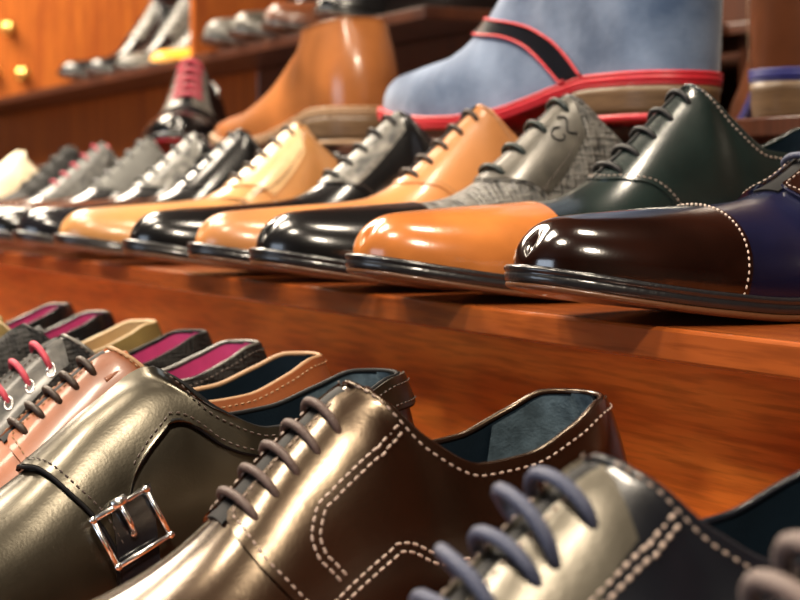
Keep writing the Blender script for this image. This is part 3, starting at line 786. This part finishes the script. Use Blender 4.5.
def seam3(l, root):
    m = MB()
    for sd in (1, -1): stitches(l, m, polycurve([(.06, sd*.02), (.07, sd*.4), (.10, sd*.7), (.16, sd*.97)]), .0012, r=.0009, ln=.003, step=.0036)
    m.build('contrast_stitching', M_CRWELT, root, smooth=False)
place_boot('ankle_boot', 'dark brown leather boot with royal blue rand at the top right corner', 803, 1.15, ZB3, swing(100),
  dict(style='boot', L=.31, W=1.1, ridge=BR, top=BT, so=.42, wopen=.035, vamp=M_BOOTDK, quarter=M_BOOTDK, welt=M_BLUER, sole=M_BLUER, heelm=M_STACK, tip=M_BLUER, extra=seam3, hs=1.1, heel=.012))
place_boot('derby_shoe', 'black lace-up shoe with pink laces facing the viewer, left of the russet boot', 200, 2.12, ZB3, swing(-92),
  dict(style='derby', vamp=M_BLK, quarter=M_BLK, facing=M_WASH, lace=L_RED, stitch=M_STITCH, L=.30, W=1.1, hs=1.1, lr=.0030, ce=.30, sole=M_RED))

# ------------------------------------------------------------------ top step shoes
GT = 'shoes on the top step'
ZT = .215
RT = [(.38, .165), (.42, .145), (.47, .122), (.52, .102), (.57, .083), (.63, .065), (.7, .054), (.8, .048), (.9, .044), (1, .040)]
TT = [(0, .150), (.1, .150), (.2, .148), (.3, .152), (.38, .165)]
lb = dict(W=.88, so=.38, ridge=RT, top=TT, nl=7, sa=.57, sb=.40, wopen=.030, lr=.002)
M_HONEY = leather('honey_calf', (.78, .36, .03), .35, .3)
top = [
 (-3.06, .875, 'lace_up_boot', 'black ankle boot whose toe points furthest left in the top left row', dict(lb, vamp=M_BLK, facing=M_WASH, lace=L_BLACK)),
 (-2.965, .900, 'lace_up_boot', 'black ankle boot with silver side panels in the top left row, second from the left', dict(lb, vamp=M_BLK, quarter=M_WASH, lace=L_BLACK)),
 (-2.87, .925, 'lace_up_boot', 'textured black ankle boot in the top left row, third from the left', dict(lb, vamp=M_WASH, quarter=M_BRAID, facing=M_SILV, lace=L_BLACK)),
 (-2.775, .955, 'lace_up_boot', 'honey yellow and black ankle boot touching the vertical divider, top left', dict(lb, vamp=M_HONEY, quarter=M_BLK, facing=M_WASH, lace=L_BLACK)),
 (-2.30, .875, 'oxford_shoe', 'silver grey toe shoe right of the vertical divider, top step', dict(vamp=M_WASH, quarter=M_BLK, lace=L_BLACK)),
 (-2.19, .875, 'oxford_shoe', 'pewter shoe above the russet boot on the top step', dict(vamp=M_SILV, quarter=M_BLK, lace=L_BLACK)),
 (-2.07, .875, 'oxford_shoe', 'brown and pewter shoe on the top step behind the russet boot', dict(vamp=M_BOOTDK, facing=M_SILV, lace=L_BLACK)),
 (-1.90, .875, 'oxford_shoe', 'black shoe on the top step left of the blue suede boot', dict(vamp=M_BLK, facing=M_WASH, lace=L_BLACK)),
]
for u, v, kind, label, S in top:
    S['stitch'] = M_STITCHD
    if 'ridge' not in S: S['hs'] = 1.15
    shoe(kind, label, 'boot' if 'ridge' in S else 'shoe', GT, u, v, ZT, S)

# ------------------------------------------------------------------ brass knobs on the far upright panel
M_BRASS = plain('brass', (.85, .55, .16), .3, metal=1)
for v_, z_, lab in ((.988, .397, 'upper brass knob on the orange upright panel, top left'), (.950, .292, 'lower brass knob nearest the left edge of the picture'), (1.02, .292, 'lower brass knob further right on the orange upright panel')):
    r_ = empty('brass_knob', lab, 'knob', 'brass knobs on the upright panel', (-3.88*ST+v_*CT, 3.88*CT+v_*ST, ZC+z_), ROT)
    m = MB(); m.tube([(0, 0, 0), (.003, 0, 0)], .017, 16); m.build('knob_plate', M_BRASS, r_)
    m = MB(); m.tube([(.003, 0, 0), (.012, 0, 0), (.016, 0, 0), (.022, 0, 0), (.027, 0, 0), (.029, 0, 0)], .015, 16, lambda t: [.4, .45, .8, 1, .75, .2][round(t*5)]); m.build('knob_grip', M_BRASS, r_)

# ------------------------------------------------------------------ lights
def ceiling_lamp(x, y, w, d, power, label, col=(1, .86, .68)):
    r = empty('ceiling_lamp', label, 'ceiling lamp', 'ceiling lamps over the shop', (x, y, ZC+1.55))
    m = MB(); m.box(-w/2-.02, w/2+.02, -d/2-.02, d/2+.02, -.03, 0, .004); m.build('lamp_housing', plain('white_lamp_housing', (.8, .8, .78), .5), r, smooth=False)
    m = MB(); m.box(-w/2, w/2, -d/2, d/2, -.036, -.0305, .002); m.build('lamp_diffuser', plain('lamp_diffuser_glow', col, .5, emit=3), r, smooth=False)
    L = bpy.data.lights.new('ceiling_lamp_light', 'AREA'); L.shape = 'RECTANGLE'; L.size = w; L.size_y = d; L.energy = power; L.color = col
    o = bpy.data.objects.new('ceiling_lamp_light', L); C.objects.link(o); o.parent = r; o.location = (0, 0, -.045)
LS = [(-1.30, 2.8, 1.1, 1.1, 170, 'large square ceiling lamp far down the aisle'), (.15, .75, .22, .22, 16, 'small ceiling lamp above the middle of the rack'),
      (-.95, 1.2, .6, .6, 52, 'added square lamp over the aisle left of the rack'), (-.75, .10, .26, .26, 30, 'ceiling lamp left of the camera'), (.05, -.95, .26, .26, 85, 'ceiling lamp behind the camera')]  # the square aisle lamp is added to put highlights beside the laces
for a in LS: ceiling_lamp(*a)
w = bpy.data.worlds.new('shop_air'); SC.world = w; w.use_nodes = True
w.node_tree.nodes['Background'].inputs[0].default_value = (.9, .75, .6, 1); w.node_tree.nodes['Background'].inputs[1].default_value = .05

# daylight through the shop window in the front wall
m = MB(); 
for b in ((-2.3, -2.22, -4.2, -4.12, -.55, 1.05), (.42, .5, -4.2, -4.12, -.55, 1.05), (-2.22, .42, -4.2, -4.12, -.55, -.47), (-2.22, .42, -4.2, -4.12, .97, 1.05), (-.94, -.86, -4.2, -4.14, -.47, .97)): m.box(*b)
structure('window_1', m, plain('window_frame_paint', (.5, .45, .4), .5))
wl = bpy.data.lights.new('shop_window_daylight', 'AREA'); wl.shape = 'RECTANGLE'; wl.size = 2.6; wl.size_y = 1.4; wl.energy = 60; wl.color = (.72, .84, 1.0)
wo = bpy.data.objects.new('shop_window_daylight', wl); C.objects.link(wo)
wv = Vector((-.9*ST-4.1*CT, .9*CT-4.1*ST, ZC+.25)); wo.location = wv
wo.rotation_euler = (PI/2, 0, TH-PI/2)

# ------------------------------------------------------------------ camera
cam = bpy.data.cameras.new('camera'); co = bpy.data.objects.new('camera', cam); C.objects.link(co)
cam.lens = 1650/800*36; cam.sensor_width = 36; cam.clip_start = .02
co.location = (0, 0, ZC); co.rotation_euler = (PI/2-math.atan(102/1650), 0, 0)
cam.dof.use_dof = True; cam.dof.focus_distance = .63; cam.dof.aperture_fstop = 17
SC.camera = co
SC.view_settings.view_transform = 'Standard'; SC.view_settings.look = 'None'; SC.view_settings.gamma = 1; SC.view_settings.use_curve_mapping = False
SC.view_settings.exposure = -0.28
